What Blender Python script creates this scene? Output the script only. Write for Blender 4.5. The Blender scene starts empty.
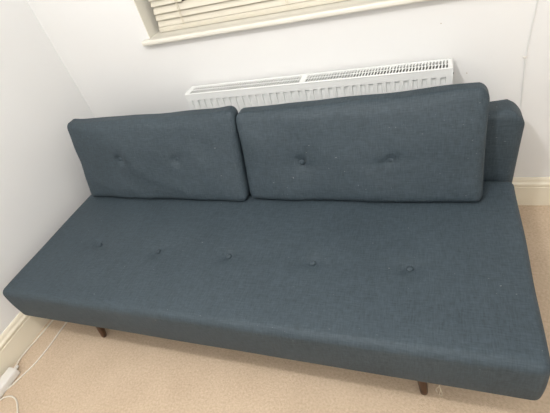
import bpy, bmesh, math, random
from mathutils import Vector, Matrix, noise
random.seed(4)
C = bpy.context.scene.collection
PI = math.pi

# ------------------------------------------------------------------ helpers
def obj(name, bm, m, parent=None, smooth=True, angle=40):
    me = bpy.data.meshes.new(name)
    bmesh.ops.recalc_face_normals(bm, faces=bm.faces)
    bm.to_mesh(me); bm.free()
    me.materials.append(m)
    if smooth:
        me.polygons.foreach_set('use_smooth', [True] * len(me.polygons))
        me.set_sharp_from_angle(angle=math.radians(angle))
    o = bpy.data.objects.new(name, me); C.objects.link(o)
    if parent: o.parent = parent
    return o

def tag(o, label, cat, group=None):
    o['label'] = label; o['category'] = cat
    if group: o['group'] = group
    return o

def thing(name, label, cat, loc=(0, 0, 0), rot=(0, 0, 0), group=None):
    o = bpy.data.objects.new(name, None); C.objects.link(o)
    o.empty_display_size = .1
    o.location = loc; o.rotation_euler = rot
    return tag(o, label, cat, group)

def struct(name, bm, m, parent=None, **k):
    o = obj(name, bm, m, parent, **k)
    o['kind'] = 'structure'
    return o

def box(bm, x0, x1, y0, y1, z0, z1, bev=0, seg=2):
    r = bmesh.ops.create_cube(bm, size=1)
    vs = r['verts']
    for v in vs:
        v.co = Vector(((x0 + x1) / 2 + v.co.x * (x1 - x0), (y0 + y1) / 2 + v.co.y * (y1 - y0), (z0 + z1) / 2 + v.co.z * (z1 - z0)))
    if bev:
        es = list({e for v in vs for e in v.link_edges})
        bmesh.ops.bevel(bm, geom=es, offset=bev, segments=seg, affect='EDGES', profile=.5)

def tube(bm, pts, r, seg=8, cap=True):
    pts = [Vector(p) for p in pts]
    rings = []
    n = len(pts)
    up = Vector((0, 0, 1))
    for i, p in enumerate(pts):
        t = (pts[min(i + 1, n - 1)] - pts[max(i - 1, 0)]).normalized()
        u = up if abs(t.dot(up)) < .95 else Vector((1, 0, 0))
        a = t.cross(u).normalized(); b = a.cross(t).normalized()
        rr = r[i] if isinstance(r, (list, tuple)) else r
        rings.append([bm.verts.new(p + a * rr * math.cos(2 * PI * k / seg) + b * rr * math.sin(2 * PI * k / seg)) for k in range(seg)])
    for i in range(n - 1):
        for k in range(seg):
            bm.faces.new((rings[i][k], rings[i][(k + 1) % seg], rings[i + 1][(k + 1) % seg], rings[i + 1][k]))
    if cap:
        bm.faces.new(rings[0][::-1]); bm.faces.new(rings[-1])

def lathe(bm, prof, seg=24, mat=None):
    rings = []
    for r, z in prof:
        rings.append([bm.verts.new((r * math.cos(2 * PI * k / seg), r * math.sin(2 * PI * k / seg), z)) for k in range(seg)])
    for i in range(len(rings) - 1):
        for k in range(seg):
            bm.faces.new((rings[i][k], rings[i][(k + 1) % seg], rings[i + 1][(k + 1) % seg], rings[i + 1][k]))
    bm.faces.new(rings[0][::-1]); bm.faces.new(rings[-1])
    if mat is not None:
        bmesh.ops.transform(bm, matrix=mat, verts=bm.verts)

def smooth_path(pts, n=8):
    P = [Vector(p) for p in pts]; out = []
    for i in range(len(P) - 1):
        p0 = P[max(i - 1, 0)]; p1 = P[i]; p2 = P[i + 1]; p3 = P[min(i + 2, len(P) - 1)]
        for k in range(n):
            t = k / n
            out.append(.5 * ((2 * p1) + (p2 - p0) * t + (2 * p0 - 5 * p1 + 4 * p2 - p3) * t * t + (3 * p1 - p0 - 3 * p2 + p3) * t ** 3))
    out.append(P[-1]); return out

def samples(h, r, step):
    """grid lines from -h to h, dense inside the rounded edge r"""
    n = 6
    edge = [h - r + r * math.sin(k / n * PI / 2) for k in range(1, n + 1)]
    m = max(2, int(round(2 * (h - r) / step)))
    mid = [-(h - r) + 2 * (h - r) * k / m for k in range(m + 1)]
    return [-e for e in edge[::-1]] + mid + edge

def soft_box(h, r, step, warp, rr=None):
    """rounded block of half sizes h with edge radius r (rr: radius of the corners seen from the front), bent by warp(co, n)"""
    bm = bmesh.new()
    g = [samples(h[i], r, step) for i in range(3)]
    cache = {}
    def vert(i, j, k):
        key = (i, j, k)
        if key not in cache:
            p = Vector((g[0][i], g[1][j], g[2][k]))
            q = Vector([max(-(h[a] - r), min(h[a] - r, p[a])) for a in range(3)])
            d = p - q
            s = q + d.normalized() * r if d.length > 1e-9 else q
            cache[key] = bm.verts.new(warp(s))
        return cache[key]
    N = [len(x) for x in g]
    def quads(a, b, fixed, val):
        for i in range(N[a] - 1):
            for j in range(N[b] - 1):
                v = []
                for (di, dj) in ((0, 0), (1, 0), (1, 1), (0, 1)):
                    idx = [0, 0, 0]; idx[a] = i + di; idx[b] = j + dj; idx[fixed] = val
                    v.append(vert(*idx))
                try: bm.faces.new(v)
                except ValueError: pass
    for (a, b, c) in ((0, 1, 2), (0, 2, 1), (1, 2, 0)):
        quads(a, b, c, 0); quads(a, b, c, N[c] - 1)
    return bm

# ------------------------------------------------------------------ materials
def mat(name, col, rough=.6, **k):
    m = bpy.data.materials.new(name); m.use_nodes = True
    b = m.node_tree.nodes['Principled BSDF']
    b.inputs['Base Color'].default_value = (*col, 1)
    b.inputs['Roughness'].default_value = rough
    for a, v in k.items(): b.inputs[a.replace('_', ' ')].default_value = v
    return m, m.node_tree, b

def nn(nt, typ, **k):
    n = nt.nodes.new(typ)
    for a, v in k.items():
        if a in n.inputs: n.inputs[a].default_value = v
        else: setattr(n, a, v)
    return n

def noisy(name, c0, c1, scale, rough, bump=.0, bscale=None, stretch=(1, 1, 1), detail=4, bdist=.002, lo=.35, hi=.65, **k):
    m, nt, b = mat(name, c0, rough, **k)
    tc = nn(nt, 'ShaderNodeTexCoord')
    mp = nn(nt, 'ShaderNodeMapping'); mp.inputs['Scale'].default_value = stretch
    nt.links.new(tc.outputs['Object'], mp.inputs['Vector'])
    n = nn(nt, 'ShaderNodeTexNoise', Scale=scale, Detail=detail)
    nt.links.new(mp.outputs[0], n.inputs['Vector'])
    r = nn(nt, 'ShaderNodeValToRGB')
    r.color_ramp.elements[0].color = (*c0, 1); r.color_ramp.elements[1].color = (*c1, 1)
    r.color_ramp.elements[0].position = lo; r.color_ramp.elements[1].position = hi
    nt.links.new(n.outputs['Fac'], r.inputs[0]); nt.links.new(r.outputs[0], b.inputs['Base Color'])
    if bump:
        n2 = nn(nt, 'ShaderNodeTexNoise', Scale=bscale or scale, Detail=3)
        nt.links.new(mp.outputs[0], n2.inputs['Vector'])
        bp = nn(nt, 'ShaderNodeBump', Strength=bump, Distance=bdist)
        nt.links.new(n2.outputs['Fac'], bp.inputs['Height']); nt.links.new(bp.outputs[0], b.inputs['Normal'])
    return m

def fabric(name, c0, c1):
    """slate blue woven wool: fine crosswise slubs, soft mottling, a few pale lint specks"""
    m, nt, b = mat(name, c0, .68)
    b.inputs['Sheen Weight'].default_value = .0; b.inputs['Sheen Roughness'].default_value = .5
    b.inputs['Sheen Tint'].default_value = (.75, .85, 1, 1)
    b.inputs['Specular IOR Level'].default_value = .5
    tc = nn(nt, 'ShaderNodeTexCoord')
    def noise_at(st, sc, det=3):
        mp = nn(nt, 'ShaderNodeMapping'); mp.inputs['Scale'].default_value = st
        nt.links.new(tc.outputs['Object'], mp.inputs['Vector'])
        n = nn(nt, 'ShaderNodeTexNoise', Scale=sc, Detail=det)
        nt.links.new(mp.outputs[0], n.inputs['Vector']); return n.outputs['Fac']
    slub = noise_at((1, 7, 7), 34)
    slub2 = noise_at((7, 1, 1), 40)
    big = noise_at((1, 1, 1), 5, 2)
    a = nn(nt, 'ShaderNodeMath', operation='ADD'); nt.links.new(slub, a.inputs[0]); nt.links.new(slub2, a.inputs[1])
    a2 = nn(nt, 'ShaderNodeMath', operation='MULTIPLY_ADD'); nt.links.new(big, a2.inputs[0]); a2.inputs[1].default_value = .35; nt.links.new(a.outputs[0], a2.inputs[2])
    r = nn(nt, 'ShaderNodeValToRGB')
    r.color_ramp.elements[0].position = .0; r.color_ramp.elements[1].position = 1
    r.color_ramp.elements[0].color = (*c0, 1); r.color_ramp.elements[1].color = (*c1, 1)
    mr = nn(nt, 'ShaderNodeMapRange'); mr.inputs['From Min'].default_value = .82; mr.inputs['From Max'].default_value = 1.5
    nt.links.new(a2.outputs[0], mr.inputs['Value']); nt.links.new(mr.outputs[0], r.inputs[0])
    lint = noise_at((1, 1.6, 1.6), 75, 1)
    lr = nn(nt, 'ShaderNodeMapRange'); lr.inputs['From Min'].default_value = .765; lr.inputs['From Max'].default_value = .82
    nt.links.new(lint, lr.inputs['Value'])
    mx = nn(nt, 'ShaderNodeMix', data_type='RGBA')
    nt.links.new(lr.outputs[0], mx.inputs['Factor']); nt.links.new(r.outputs[0], mx.inputs[6]); mx.inputs[7].default_value = (.15, .17, .18, 1)
    nt.links.new(mx.outputs[2], b.inputs['Base Color'])
    bp = nn(nt, 'ShaderNodeBump', Strength=.35, Distance=.0015)
    nt.links.new(a.outputs[0], bp.inputs['Height']); nt.links.new(bp.outputs[0], b.inputs['Normal'])
    return m

M_fab = fabric('slate_blue_wool', (.022, .036, .047), (.048, .070, .087))
M_under = noisy('underside_cloth', (.03, .035, .04), (.045, .05, .055), 60, .95)
M_wood = noisy('dark_walnut', (.045, .020, .010), (.10, .045, .02), 9, .4, stretch=(6, 6, 1))
M_wall = noisy('white_wall_paint', (.80, .80, .79), (.81, .81, .80), 3, .75, bump=.08, bscale=120, bdist=.001)
M_ceil = noisy('ceiling_paint', (.86, .855, .84), (.87, .865, .85), 3, .8)
M_skirt = noisy('cream_gloss_paint', (.82, .755, .61), (.84, .78, .64), 4, .32)
M_cream = noisy('cream_window_paint', (.77, .745, .665), (.79, .765, .685), 4, .3)
M_slat = noisy('cream_slat', (.64, .60, .50), (.68, .64, .54), 6, .38, stretch=(.3, 4, 4))
M_cord = noisy('cream_cord', (.66, .6, .47), (.72, .66, .52), 90, .8)
M_rad = noisy('radiator_enamel', (.80, .815, .80), (.82, .83, .815), 4, .28)
M_radin = noisy('fins_painted_shade', (.05, .05, .048), (.08, .08, .078), 30, .5)  # shade inside the radiator put into the colour, so the slots read dark
M_dark = noisy('dark_slot', (.03, .03, .03), (.05, .05, .05), 20, .7)
M_plastic = noisy('white_plastic', (.78, .76, .72), (.80, .78, .74), 8, .3)
M_cable = noisy('cream_cable', (.74, .69, .60), (.77, .72, .63), 8, .4)
M_brass = noisy('dull_metal', (.4, .34, .24), (.5, .42, .3), 20, .4, Metallic=.8)
M_thread = noisy('pale_thread', (.62, .56, .44), (.72, .66, .54), 60, .9)
M_glass, _, _b = mat('window_glass', (.95, .97, 1), .02); _b.inputs['Transmission Weight'].default_value = 1

def carpet():
    m, nt, b = mat('beige_carpet', (.5, .4, .3), .95)
    b.inputs['Sheen Weight'].default_value = .15; b.inputs['Specular IOR Level'].default_value = .1
    tc = nn(nt, 'ShaderNodeTexCoord')
    big = nn(nt, 'ShaderNodeTexNoise', Scale=6, Detail=4); fine = nn(nt, 'ShaderNodeTexNoise', Scale=110, Detail=3)
    vor = nn(nt, 'ShaderNodeTexVoronoi', Scale=260)
    for n in (big, fine, vor): nt.links.new(tc.outputs['Object'], n.inputs['Vector'])
    a = nn(nt, 'ShaderNodeMath', operation='MULTIPLY_ADD'); nt.links.new(big.outputs['Fac'], a.inputs[0]); a.inputs[1].default_value = .45
    nt.links.new(fine.outputs['Fac'], a.inputs[2])
    mr = nn(nt, 'ShaderNodeMapRange'); mr.inputs['From Min'].default_value = .5; mr.inputs['From Max'].default_value = .95
    nt.links.new(a.outputs[0], mr.inputs['Value'])
    r = nn(nt, 'ShaderNodeValToRGB')
    r.color_ramp.elements[0].color = (.52, .40, .285, 1); r.color_ramp.elements[1].color = (.65, .515, .38, 1)
    nt.links.new(mr.outputs[0], r.inputs[0]); nt.links.new(r.outputs[0], b.inputs['Base Color'])
    s = nn(nt, 'ShaderNodeMath', operation='ADD'); nt.links.new(fine.outputs['Fac'], s.inputs[0]); nt.links.new(vor.outputs['Distance'], s.inputs[1])
    bp = nn(nt, 'ShaderNodeBump', Strength=.4, Distance=.003)
    nt.links.new(s.outputs[0], bp.inputs['Height']); nt.links.new(bp.outputs[0], b.inputs['Normal'])
    return m
M_carpet = carpet()

# ------------------------------------------------------------------ room
XL, XR, YB, YF, H = -.115, 3.1, 1.066, -2.3, 2.6      # left / right wall, back wall (with the window), front wall, ceiling
T = .25
WX0, WX1, WZ0, WZ1 = .475, 1.98, .98, 2.15             # window opening
bm = bmesh.new(); box(bm, XL - .2, XR + .2, YF - .2, YB + .3, -.12, 0); struct('floor', bm, M_carpet, smooth=False)
bm = bmesh.new(); box(bm, XL - .2, XR + .2, YF - .2, YB + .3, H, H + .1); struct('ceiling', bm, M_ceil, smooth=False)
bm = bmesh.new(); box(bm, XL - .15, XL, YF, YB + .02, 0, H); struct('wall_left', bm, M_wall, smooth=False)
bm = bmesh.new(); box(bm, XR, XR + .15, YF, YB + .02, 0, H); struct('wall_right', bm, M_wall, smooth=False)
bm = bmesh.new(); box(bm, XL - .15, XR + .15, YF - .15, YF, 0, H); struct('wall_front', bm, M_wall, smooth=False)
bm = bmesh.new()
box(bm, XL - .15, WX0, YB, YB + T, 0, H); box(bm, WX1, XR + .15, YB, YB + T, 0, H)
box(bm, WX0, WX1, YB, YB + T, 0, WZ0); box(bm, WX0, WX1, YB, YB + T, WZ1, H)
struct('wall_back', bm, M_wall, smooth=False)

# skirting: face, cap line, ogee moulding
HB = .155
PROF = [(0, 0), (.016, 0), (.016, .106), (.0135, .109), (.0135, .113), (.0175, .116), (.019, .122), (.0175, .128), (.013, .133), (.0105, .138), (.0105, .143), (.008, .149), (.004, HB), (0, HB)]
def skirting(name, axis, a, b, wall, sign):
    bm = bmesh.new(); rings = []
    for t in (a, b):
        rings.append([bm.verts.new((t, wall + sign * d, z) if axis == 0 else (wall + sign * d, t, z)) for d, z in PROF])
    n = len(PROF)
    for k in range(n): bm.faces.new((rings[0][k], rings[0][(k + 1) % n], rings[1][(k + 1) % n], rings[1][k]))
    bm.faces.new(rings[0]); bm.faces.new(rings[1][::-1])
    return struct(name, bm, M_skirt, angle=25)
skirting('baseboard_back', 0, XL, XR, YB, -1)
skirting('baseboard_left', 1, YF, YB, XL, 1)
skirting('baseboard_right', 1, YF, YB, XR, -1)
skirting('baseboard_front', 0, XL, XR, YF, 1)

# window: lining of the reveal, frame, glass and the sill board
bm = bmesh.new()
fy0, fy1 = YB + .17, YB + .22
for (x0, x1, z0, z1) in ((WX0, WX0 + .06, 1.0, WZ1), (WX1 - .06, WX1, 1.0, WZ1), (WX0 + .06, WX1 - .06, 1.0, 1.06), (WX0 + .06, WX1 - .06, WZ1 - .06, WZ1), ((WX0 + WX1) / 2 - .03, (WX0 + WX1) / 2 + .03, 1.06, WZ1 - .06)):
    box(bm, x0, x1, fy0, fy1, z0, z1, .004)
win = struct('window_1', bm, M_cream)
bm = bmesh.new(); box(bm, WX0 + .05, WX1 - .05, fy0 + .02, fy0 + .026, 1.05, WZ1 - .05); o = obj('pane', bm, M_glass, win, smooth=False); o['kind'] = 'structure'
bm = bmesh.new()
box(bm, WX0, WX0 + .004, YB - .001, fy0, 1.0, WZ1); box(bm, WX1 - .004, WX1, YB - .001, fy0, 1.0, WZ1); box(bm, WX0, WX1, YB - .001, fy0, WZ1 - .004, WZ1)
o = obj('window_lining', bm, M_cream, win, smooth=False); o['kind'] = 'structure'
bm = bmesh.new()
box(bm, .447, WX1 + .03, 1.028, YB, .978, 1.0, .007, 4)
box(bm, WX0 + .001, WX1 - .001, YB - .01, fy0 + .01, .981, 1.0)
o = obj('window_sill', bm, M_cream, win); o['kind'] = 'structure'

# ------------------------------------------------------------------ venetian blind
BX0, BX1, BY = .508, WX1 - .03, 1.135
blind = thing('venetian_blind', 'cream horizontal slatted blind hanging in the window above the radiator', 'blind', (BX0, BY, 1.0))
def at_blind(o): o.matrix_parent_inverse = Matrix.Translation((-BX0, -BY, -1.0)); return o
bm = bmesh.new()
zs = 1.041; k = 0
while zs < 2.08:
    ang = math.radians(58)
    if k > 5: ang = math.radians(52 + 6 * math.sin(k))
    w = .0175
    th = .0016
    jit = random.uniform(-.001, .001)
    rings = []
    # the fourth slat hangs open past the first cord
    stations = [(BX0 + random.uniform(-.003, .002), ang), (BX1, ang)]
    if k == 3: stations = [(BX0, math.radians(58)), (.672, math.radians(58)), (.69, math.radians(-25)), (BX1, math.radians(-25))]; jit = .004
    for x, an in stations:
        a, b = [], []
        for q in range(-4, 5):
            t = q / 4; c = .0018 * (1 - t * t)
            py = t * w * math.cos(an) - c * math.sin(an); pz = t * w * math.sin(an) + c * math.cos(an)
            a.append(bm.verts.new((x, BY + py, zs + jit + pz)))
            b.append(bm.verts.new((x, BY + py + th * math.sin(an), zs + jit + pz - th * math.cos(an))))
        rings.append(a + b[::-1])
    n = len(rings[0])
    for r in range(len(rings) - 1):
        for q in range(n): bm.faces.new((rings[r][q], rings[r][(q + 1) % n], rings[r + 1][(q + 1) % n], rings[r + 1][q]))
    bm.faces.new(rings[0]); bm.faces.new(rings[-1][::-1])
    zs += .028; k += 1
at_blind(obj('slats', bm, M_slat, blind, angle=35))
bm = bmesh.new(); box(bm, BX0 - .002, BX1, BY - .017, BY + .017, 1.0015, 1.024, .003)
at_blind(obj('bottom_rail', bm, M_slat, blind))
bm = bmesh.new(); box(bm, BX0 - .004, BX1, BY - .022, BY + .025, 2.09, 2.135, .003)
at_blind(obj('head_rail', bm, M_slat, blind))
for cx in (.648, 1.15, 1.62):
    bm = bmesh.new()
    tube(bm, [(cx, BY - .021, 1.02), (cx, BY - .021, 2.095)], .0012, 6)
    tube(bm, [(cx, BY + .021, 1.02), (cx, BY + .021, 2.095)], .0012, 6)
    tube(bm, [(cx + .008, BY - .0225, 1.02), (cx + .008, BY - .0225, 2.095)], .001, 6)
    at_blind(obj('ladder_cord', bm, M_cord, blind))

# ------------------------------------------------------------------ radiator
RX0, RX1, RY0, RY1, RZ0, RZ1 = .619, 1.786, .952, 1.040, .17, .7575
rad = thing('radiator', 'white double panel radiator with slotted top grille on wall behind sofa', 'radiator', (RX0, RY0, RZ0))
def at_rad(o): o.matrix_parent_inverse = Matrix.Translation((-RX0, -RY0, -RZ0)); return o
def panel(y0, y1, front):
    """pressed steel panel: flat border and a row of vertical channels, each pressed in"""
    bm = bmesh.new()
    box(bm, RX0 + .004, RX1 - .004, min(y0, y1), max(y0, y1), RZ0, RZ1 - .004, .004, 3)
    return bm
def pressed_panel():
    bm = bmesh.new()
    pitch = .0333
    n = int((RX1 - RX0 - .03) / pitch)
    x_first = (RX0 + RX1) / 2 - n * pitch / 2
    zt, zb = .724, RZ0 + .045
    xs = [RX0 + .003]
    prof = []
    for i in range(n):
        a = x_first + i * pitch
        for u, dep in ((.0, 0), (.24, 0), (.26, .007), (.74, .007), (.80, .0)):
            prof.append((a + u * pitch, dep))
    prof.append((x_first + n * pitch, 0))
    cols = [(RX0 + .004, 0)] + prof + [(RX1 - .004, 0)]
    rows = [(RZ0 + .004, 0), (zb - .008, 0), (zb, .3), (zt - .07, .35), (zt - .002, 1.35), (zt, 0), (RZ1 - .004, 0)]
    g = [[bm.verts.new((x, RY0 + .001 + dep * f, z)) for (x, dep) in cols] for (z, f) in rows]
    for r in range(len(rows) - 1):
        for c in range(len(cols) - 1): bm.faces.new((g[r][c], g[r][c + 1], g[r + 1][c + 1], g[r + 1][c]))
    # back sheet and rim so that the panel has thickness
    b = [[bm.verts.new((x, RY0 + .016, z)) for x in (RX0 + .004, RX1 - .004)] for z in (RZ0 + .004, RZ1 - .004)]
    bm.faces.new((b[0][0], b[1][0], b[1][1], b[0][1]))
    bm.faces.new([g[-1][c] for c in range(len(cols))] + [b[1][1], b[1][0]])
    bm.faces.new([g[0][c] for c in range(len(cols))][::-1] + [b[0][0], b[0][1]])
    bm.faces.new([g[r][0] for r in range(len(rows))][::-1] + [b[0][0], b[1][0]][0:0] + [b[0][0], b[1][0]])
    bm.faces.new([g[r][-1] for r in range(len(rows))] + [b[1][1], b[0][1]])
    return bm
at_rad(obj('front_panel', pressed_panel(), M_rad, rad, angle=20))
bm = bmesh.new(); box(bm, RX0 + .004, RX1 - .004, RY1 - .012, RY1, RZ0, RZ1 - .012, .003); at_rad(obj('back_panel', bm, M_rad, rad))
for (x0, x1) in ((RX0, RX0 + .004), (RX1 - .004, RX1)):
    bm = bmesh.new(); box(bm, x0, x1, RY0, RY1, RZ0 + .02, RZ1, .0015)
    s = at_rad(obj('side_panel', bm, M_rad, rad))
# a small bleed hole on the right side
bm = bmesh.new(); lathe(bm, [(.004, 0), (.004, .002), (.002, .0025)], 12, Matrix.Translation((RX1, RY0 + .02, RZ1 - .03)) @ Matrix.Rotation(PI / 2, 4, 'Y'))
at_rad(obj('bleed_hole', bm, M_dark, rad))
# top grille in two halves with a joint
bm = bmesh.new()
gy0, gy1, gz = RY0 + .010, RY1 - .014, RZ1 - .002
box(bm, RX0, RX1, RY0, gy0, RZ1 - .006, RZ1, .002)          # front lip
box(bm, RX0, RX1, gy1, RY1, RZ1 - .006, RZ1)
mid = 1.198
spans = ((RX0 + .02, mid - .012), (mid + .012, RX1 - .018))
for (x0, x1) in ((RX0, RX0 + .02), (mid - .012, mid + .012), (RX1 - .018, RX1)): box(bm, x0, x1, gy0, gy1, RZ1 - .004, RZ1)
for a, b in spans:
    n = round((b - a) / .0118); p = (b - a) / n
    for i in range(n):
        x = a + i * p
        for (s0, s1, sh) in ((gy0, (gy0 + gy1) / 2, .0), ((gy0 + gy1) / 2, gy1, .0)):
            v = [bm.verts.new(c) for c in ((x, s0, RZ1), (x + p * .42, s0, RZ1), (x + p * .42 + .003, s1, RZ1), (x + .003, s1, RZ1),
                                           (x, s0, RZ1 - .0018), (x + p * .42, s0, RZ1 - .0018), (x + p * .42 + .003, s1, RZ1 - .0018), (x + .003, s1, RZ1 - .0018))]
            for f in ((0, 1, 2, 3), (7, 6, 5, 4), (0, 4, 5, 1), (1, 5, 6, 2), (2, 6, 7, 3), (3, 7, 4, 0)): bm.faces.new([v[q] for q in f])
    box(bm, a, b, (gy0 + gy1) / 2 - .0015, (gy0 + gy1) / 2 + .0015, RZ1 - .003, RZ1 + .0003)
at_rad(obj('top_grille', bm, M_rad, rad, smooth=False))
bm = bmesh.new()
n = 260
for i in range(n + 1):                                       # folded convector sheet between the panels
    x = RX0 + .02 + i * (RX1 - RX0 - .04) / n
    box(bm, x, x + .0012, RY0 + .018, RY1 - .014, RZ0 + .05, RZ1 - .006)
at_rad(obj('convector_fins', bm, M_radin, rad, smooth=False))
for x in (RX0 + .15, RX1 - .15):
    bm = bmesh.new(); box(bm, x - .015, x + .015, RY1 - .002, YB - .001, RZ0 + .08, RZ1 - .1, .001); at_rad(obj('wall_bracket', bm, M_rad, rad))
bm = bmesh.new(); tube(bm, [(RX1 - .03, RY0 + .045, .005), (RX1 - .03, RY0 + .045, RZ0 + .02)], .0075, 12); at_rad(obj('pipe', bm, M_rad, rad))
bm = bmesh.new(); tube(bm, [(RX0 + .03, RY0 + .045, .005), (RX0 + .03, RY0 + .045, RZ0 + .02)], .0075, 12); at_rad(obj('pipe', bm, M_rad, rad))

# ------------------------------------------------------------------ sofa
ZT, ZB = .3805, .1945
sofa = thing('sofa_bed', 'low armless slate blue fabric sofa with a wide button tufted seat', 'sofa', (1.0, .4, 0))
def at_sofa(o): o.matrix_parent_inverse = Matrix.Translation((-1.0, -.4, 0)); return o
SB = [(.327, .318), (.655, .304), (.990, .306), (1.330, .302), (1.658, .308)]
hx, hy, hz = 1.009, .380, (ZT - ZB) / 2
def warp_seat(p):
    x, y, z = 1.0 + p.x, .012 + hy + p.y, (ZT + ZB) / 2 + p.z
    top = max(0, min(1, (p.z + hz * .6) / (hz * 1.6)))
    fx = 1 - abs(p.x / hx) ** 6; fy = 1 - abs(p.y / hy) ** 6
    z += top * .003 * fx * fy
    if top > .6:
        for bx, by in SB:
            dx, dy = x - bx, y - by; d = math.hypot(dx, dy)
            z -= .011 * math.exp(-(d / .022) ** 2) + .004 * math.exp(-(dx / .12) ** 2 - (dy / .05) ** 2)
            a = math.atan2(dy, dx)
            z += .0012 * math.cos(5 * a + bx * 9) * math.exp(-((d - .04) / .02) ** 2)
        z += .0018 * noise.noise(Vector((x * 3, y * 4, 1))) * fx * fy
    # the long front face: bulges softly, tucks in a little towards the bottom
    if p.y < -hy * .9:
        y += -.004 * math.cos(p.z / hz * PI / 2) + .0015 * noise.noise(Vector((x * 3, z * 9, 4)))
    x += .003 * noise.noise(Vector((p.x, y * 5, z * 6))) * abs(p.x / hx) ** 8
    return (x, y, z)
seat = at_sofa(obj('seat', soft_box((hx, hy, hz), .026, .016, warp_seat), M_fab, sofa, angle=180))

def button(parent, loc, normal, inv, r=.0115):
    bm = bmesh.new()
    q = Vector(normal).to_track_quat('Z', 'Y').to_matrix().to_4x4()
    lathe(bm, [(r * .85, -.003), (r, 0), (r * .96, .002), (r * .75, .0042), (r * .4, .0056), (r * .08, .006)], 20, Matrix.Translation(loc) @ q)
    o = obj('button', bm, M_fab, parent, angle=60); o.matrix_parent_inverse = inv; return o
inv_sofa = Matrix.Translation((-1.0, -.4, 0))
for bx, by in SB: button(seat, (bx, by, ZT - .006), (0, -.05, 1), Matrix.Identity(4))
seat_inv = seat.matrix_parent_inverse

# backrest, leaning back towards the radiator
def warp_back(p):
    # p.x across, p.y thickness, p.z height
    t = (p.z + .19) / .38
    w = .135 - .012 * t
    u = p.y / .075
    yc0 = .785 + .003 * t
    x = 1.004 + p.x * (1 + .008 * max(0, t))
    y = yc0 + w * (u + 1) / 2
    z = .29 + t * (.350 + .020 * max(0, (p.x - .8) / .2))
    if abs(p.x) > .955:          # soft end: the top corners slope off
        e = (abs(p.x) - .955) / .052
        z -= .050 * max(0, t - .55) / .45 * e ** 1.2
    z -= .008 * (u + 1) / 2 * t
    return (x, y, z)
at_sofa(obj('backrest', soft_box((1.006, .075, .19), .032, .02, warp_back), M_fab, sofa, angle=180))

# steel / timber base under the seat, hidden in shade
bm = bmesh.new()
box(bm, .10, 1.90, .10, .135, ZB - .028, ZB - .002, .003); box(bm, .10, 1.90, .66, .695, ZB - .028, ZB - .002, .003)
for x in (.10, .54, .98, 1.42, 1.86): box(bm, x, x + .035, .135, .66, ZB - .026, ZB - .003, .003)
box(bm, .16, .19, .66, .86, ZB - .028, ZB - .006); box(bm, 1.81, 1.84, .66, .86, ZB - .028, ZB - .006)
box(bm, .16, .19, .83, .86, ZB - .028, .33); box(bm, 1.81, 1.84, .83, .86, ZB - .028, .33)
at_sofa(obj('base_frame', bm, M_dark, sofa))
bm = bmesh.new(); box(bm, .04, 1.96, .06, .75, ZB - .003, ZB + .003); at_sofa(obj('underside', bm, M_under, sofa))
for (x, y) in ((.292, .077), (1.708, .077), (.292, .69), (1.708, .69)):
    bm = bmesh.new()
    dx = .02 * (1 if x < 1 else -1); dy = .03 if y < .3 else -.03
    tube(bm, [(x + dx, y + dy, ZB - .002), (x + dx * .5, y + dy * .5, .10), (x + dx * .08, y + dy * .08, .02), (x, y, .006), (x, y, 0)], [.021, .0175, .0135, .0125, .010], 20)
    at_sofa(obj('leg', bm, M_wood, sofa, angle=60))

# loose back cushions (leaning blocks with flat bottoms)
SL = .312
def cushion(name, label, cx, W2, zt0, z0, btns, seedz, ear, yb, yaw):
    c = thing(name, label, 'cushion', (cx, .70, ZT), group='loose back cushions on the sofa')
    Hh = (zt0 - z0) / 2; th = .066
    def warp(p):
        u, v, w = p.x / W2, p.z / Hh, p.y / th
        x = cx + p.x; z = z0 + Hh + p.z
        y = yb + yaw * u * (1 - v) / 2 + th + SL * (z - z0) + th * w * (1 - .46 * (v + 1) / 2) - .46 * th * (v + 1) / 2
        edge = (1 - abs(u) ** 4) * (1 - abs(v) ** 4)
        y += (-.022 if w < 0 else .006) * edge * abs(w)
        # the foam settles: sides pull in at mid height, the bottom spreads
        x -= .004 * u * (1 - v * v) 
        x += .001 * u * (v < 0) * v * v
        z += ear(u) * max(0, v) ** 2
        if w < -.3:
            for (bx, bz) in btns:
                dx, dz = x - bx, z - bz; d = math.hypot(dx, dz)
                y += .013 * math.exp(-(d / .02) ** 2) + .006 * math.exp(-(dx / .10) ** 2 - (dz / .06) ** 2)
                a = math.atan2(dz, dx)
                y += .0018 * math.cos(4 * a + bx * 7) * math.exp(-((d - .04) / .02) ** 2)
            # drag lines between the two buttons and towards the corners
            b0, b1 = btns
            if b0[0] - .1 < x < b1[0] + .1:
                zz = b0[1] + (b1[1] - b0[1]) * (x - b0[0]) / (b1[0] - b0[0])
                y += .0015 * math.exp(-((z - zz + .008) / .018) ** 2)
            y += .009 * noise.noise(Vector((x * 5 + z * 4 + seedz, z * 7, seedz))) + .003 * noise.noise(Vector((x * 14 + z * 10, z * 9, seedz)))
        z += .003 * noise.noise(Vector((x * 6, seedz, v * 2))) * max(0, v)
        return (x, y, z)
    inv = Matrix.Translation((-cx, -.70, -ZT))
    body = obj('cushion_body', soft_box((W2, th, Hh), .032, .012, warp), M_fab, c, angle=180)
    body.matrix_parent_inverse = inv
    for (bx, bz) in btns:
        y = yb + SL * (bz - z0) - .022 + .013 + .0035
        b = button(c, (bx, y, bz), (0, -1, SL), inv, .0115)
    return c
earL = lambda u: .006 * math.exp(-((u - .93) / .10) ** 2) + .004 * math.exp(-((u + .95) / .08) ** 2) - .004 * math.exp(-((u - .2) / .5) ** 2)
earR = lambda u: .011 * (u + 1) + .004 * math.exp(-((u - .80) / .25) ** 2) - .008 * max(0, u - .93) / .07
cushion('back_cushion', 'blue fabric back cushion on the left half of the sofa, nearest the left wall', .500, .465, .762, ZT + .002, ((.332, .596), (.655, .589)), 1.3, earL, .612, -.012)
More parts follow.
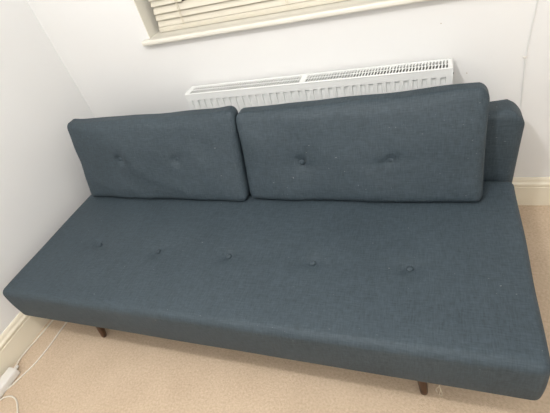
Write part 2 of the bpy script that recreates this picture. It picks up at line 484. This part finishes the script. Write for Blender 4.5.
cushion('back_cushion', 'blue fabric back cushion on the right half of the sofa, in front of the radiator', 1.429, .463, .751, ZT + .002, ((1.236, .557), (1.577, .560)), 5.1, earR, .614, -.004)

# ------------------------------------------------------------------ cables, socket strip, small things
def cable(name, label, pts, r, m=M_cable, cat='cable', n=8):
    bm = bmesh.new(); tube(bm, smooth_path(pts, n), r, 10)
    o = obj(name, bm, m, angle=60)
    return tag(o, label, cat, 'power cables on the carpet' if name == 'power_cable' else None)
r = .0035
cable('power_cable', 'thin cream cable lying along the skirting and ending in the white socket strip',
      [(-.05, .36, r), (-.068, .22, r), (-.074, .083, r), (-.080, .016, r), (-.087, -.043, r), (-.088, -.10, .006), (-.070, -.145, .014), (-.064, -.163, .018)], r)
cable('power_cable', 'cream cable crossing the carpet beside the socket strip, further from the wall',
      [(.03, .40, r), (.024, .25, r), (.022, .102, r), (.021, .056, r), (.023, -.019, r), (.016, -.103, r), (-.001, -.164, r), (-.023, -.225, r), (-.040, -.257, r), (-.056, -.30, r), (-.06, -.36, r)], r)
cable('power_cable', 'loop of cream cable curling on the carpet at the bottom left corner',
      [(-.085, -.50, r), (-.075, -.40, r), (-.045, -.315, r), (-.027, -.291, r), (-.008, -.273, r), (.016, -.265, r), (.045, -.268, r), (.072, -.281, r), (.092, -.297, r), (.112, -.316, r), (.135, -.35, r), (.14, -.42, r)], r)
# socket strip, lying against the skirting and running out of frame
px, py = -.054, -.160
ang = math.atan2(-.24, -.006)
strip = thing('extension_socket', 'white plastic extension socket strip lying on carpet against left skirting', 'extension socket', (px, py, 0), (0, 0, ang))
bm = bmesh.new(); box(bm, 0, .30, -.027, .027, 0, .036, .007, 4); obj('casing', bm, M_plastic, strip)
bm = bmesh.new(); lathe(bm, [(.007, 0), (.0065, .012), (.005, .02)], 14, Matrix.Translation((.002, 0, .018)) @ Matrix.Rotation(-PI / 2, 4, 'Y')); obj('cable_grip', bm, M_plastic, strip)
for k in range(3):
    bm = bmesh.new()
    x = .115 + k * .065
    for (a, b, w, h) in ((0, .011, .004, .008), (-.011, -.008, .006, .004), (.011, -.008, .006, .004)): box(bm, x + b - w / 2, x + b + w / 2, a - h / 2, a + h / 2, .0355, .0364)
    obj('socket_holes', bm, M_dark, strip, smooth=False)

# cable clipped to the wall right of the radiator
yc = YB - .003
cable('wall_cable', 'thin white cable running down the wall right of the radiator',
      [(2.062, yc, 2.59), (2.055, yc, 1.6), (2.047, yc, 1.1), (2.041, yc, .918), (2.036, yc, .80), (2.034, yc, .73), (2.038, yc, .66), (2.044, yc, .55), (2.047, yc, .40), (2.047, yc, .165)], .0022, M_rad)
clip = thing('cable_clip', 'small white plastic clip holding the wall cable', 'cable clip', (2.034, YB, .722))
bm = bmesh.new(); box(bm, -.006, .004, -.0095, -.0055, -.0045, .0045, .001); box(bm, -.0085, -.0045, -.0085, 0, -.004, .004, .001); obj('clip_body', bm, M_plastic, clip)
bm = bmesh.new(); lathe(bm, [(.0022, 0), (.0022, .003), (.001, .0035)], 10, Matrix.Translation((-.0065, -.008, 0)) @ Matrix.Rotation(PI / 2, 4, 'X')); obj('nail', bm, M_plastic, clip)
def wall_nail(x, z, label):
    bm = bmesh.new(); lathe(bm, [(.001, 0), (.001, .003), (.0018, .0032), (.0018, .004), (.0008, .0044)], 12, Matrix.Translation((x, YB, z)) @ Matrix.Rotation(PI / 2, 4, 'X'))
    tag(obj('wall_nail', bm, M_brass), label, 'nail', 'nail heads in the back wall')
wall_nail(1.84, .680, 'tiny nail head in the wall just right of the radiator')
wall_nail(1.741, .884, 'tiny nail head in the wall above the radiator, under the window sill')

# stray threads hanging under the front of the seat
bm = bmesh.new()
tube(bm, smooth_path([(1.750, .034, ZB + .001), (1.753, .032, .165), (1.757, .040, .12), (1.756, .05, .07), (1.764, .06, .03), (1.768, .07, .004)], 6), .0011, 5)
tube(bm, smooth_path([(1.758, .034, ZB + .001), (1.752, .036, .16), (1.760, .042, .11), (1.763, .052, .06), (1.758, .058, .035)], 6), .0009, 5)
tube(bm, smooth_path([(1.752, .036, .15), (1.744, .040, .12), (1.748, .045, .09)], 6), .0008, 5)
o = obj('loose_thread', bm, M_thread, sofa); at_sofa(o); o['label'] = 'pale loose threads hanging under the seat front'

# ------------------------------------------------------------------ light: one ceiling lamp, plus an added fill light
def lamp(name, loc, e, size, col):
    l = bpy.data.lights.new(name, 'POINT'); l.energy = e; l.shadow_soft_size = size; l.color = col
    o = bpy.data.objects.new(name, l); C.objects.link(o); o.location = loc; return o
lamp('ceiling_bulb', (1.17, -.50, 2.24), 63, .045, (1, .98, .965))
lamp('added_fill', (2.1, -1.9, 2.3), 22, .22, (1, .985, .97))  # unseen fill light, added to lift the left wall and the shadows
w = bpy.data.worlds.new('night'); bpy.context.scene.world = w; w.use_nodes = True
w.node_tree.nodes['Background'].inputs[0].default_value = (.01, .013, .02, 1)
w.node_tree.nodes['Background'].inputs[1].default_value = .3

# ------------------------------------------------------------------ camera
cam = bpy.data.cameras.new('camera'); co = bpy.data.objects.new('camera', cam); C.objects.link(co)
cam.sensor_width = 36; cam.lens = 397.334 / 550 * 36; cam.clip_start = .02
co.location = (1.7206, -.5757, 1.4484); co.rotation_euler = (.8685, .2353, .2957)
bpy.context.scene.camera = co
vs = bpy.context.scene.view_settings
vs.view_transform = 'Standard'; vs.look = 'None'; vs.gamma = 1; vs.exposure = 0; vs.use_curve_mapping = False
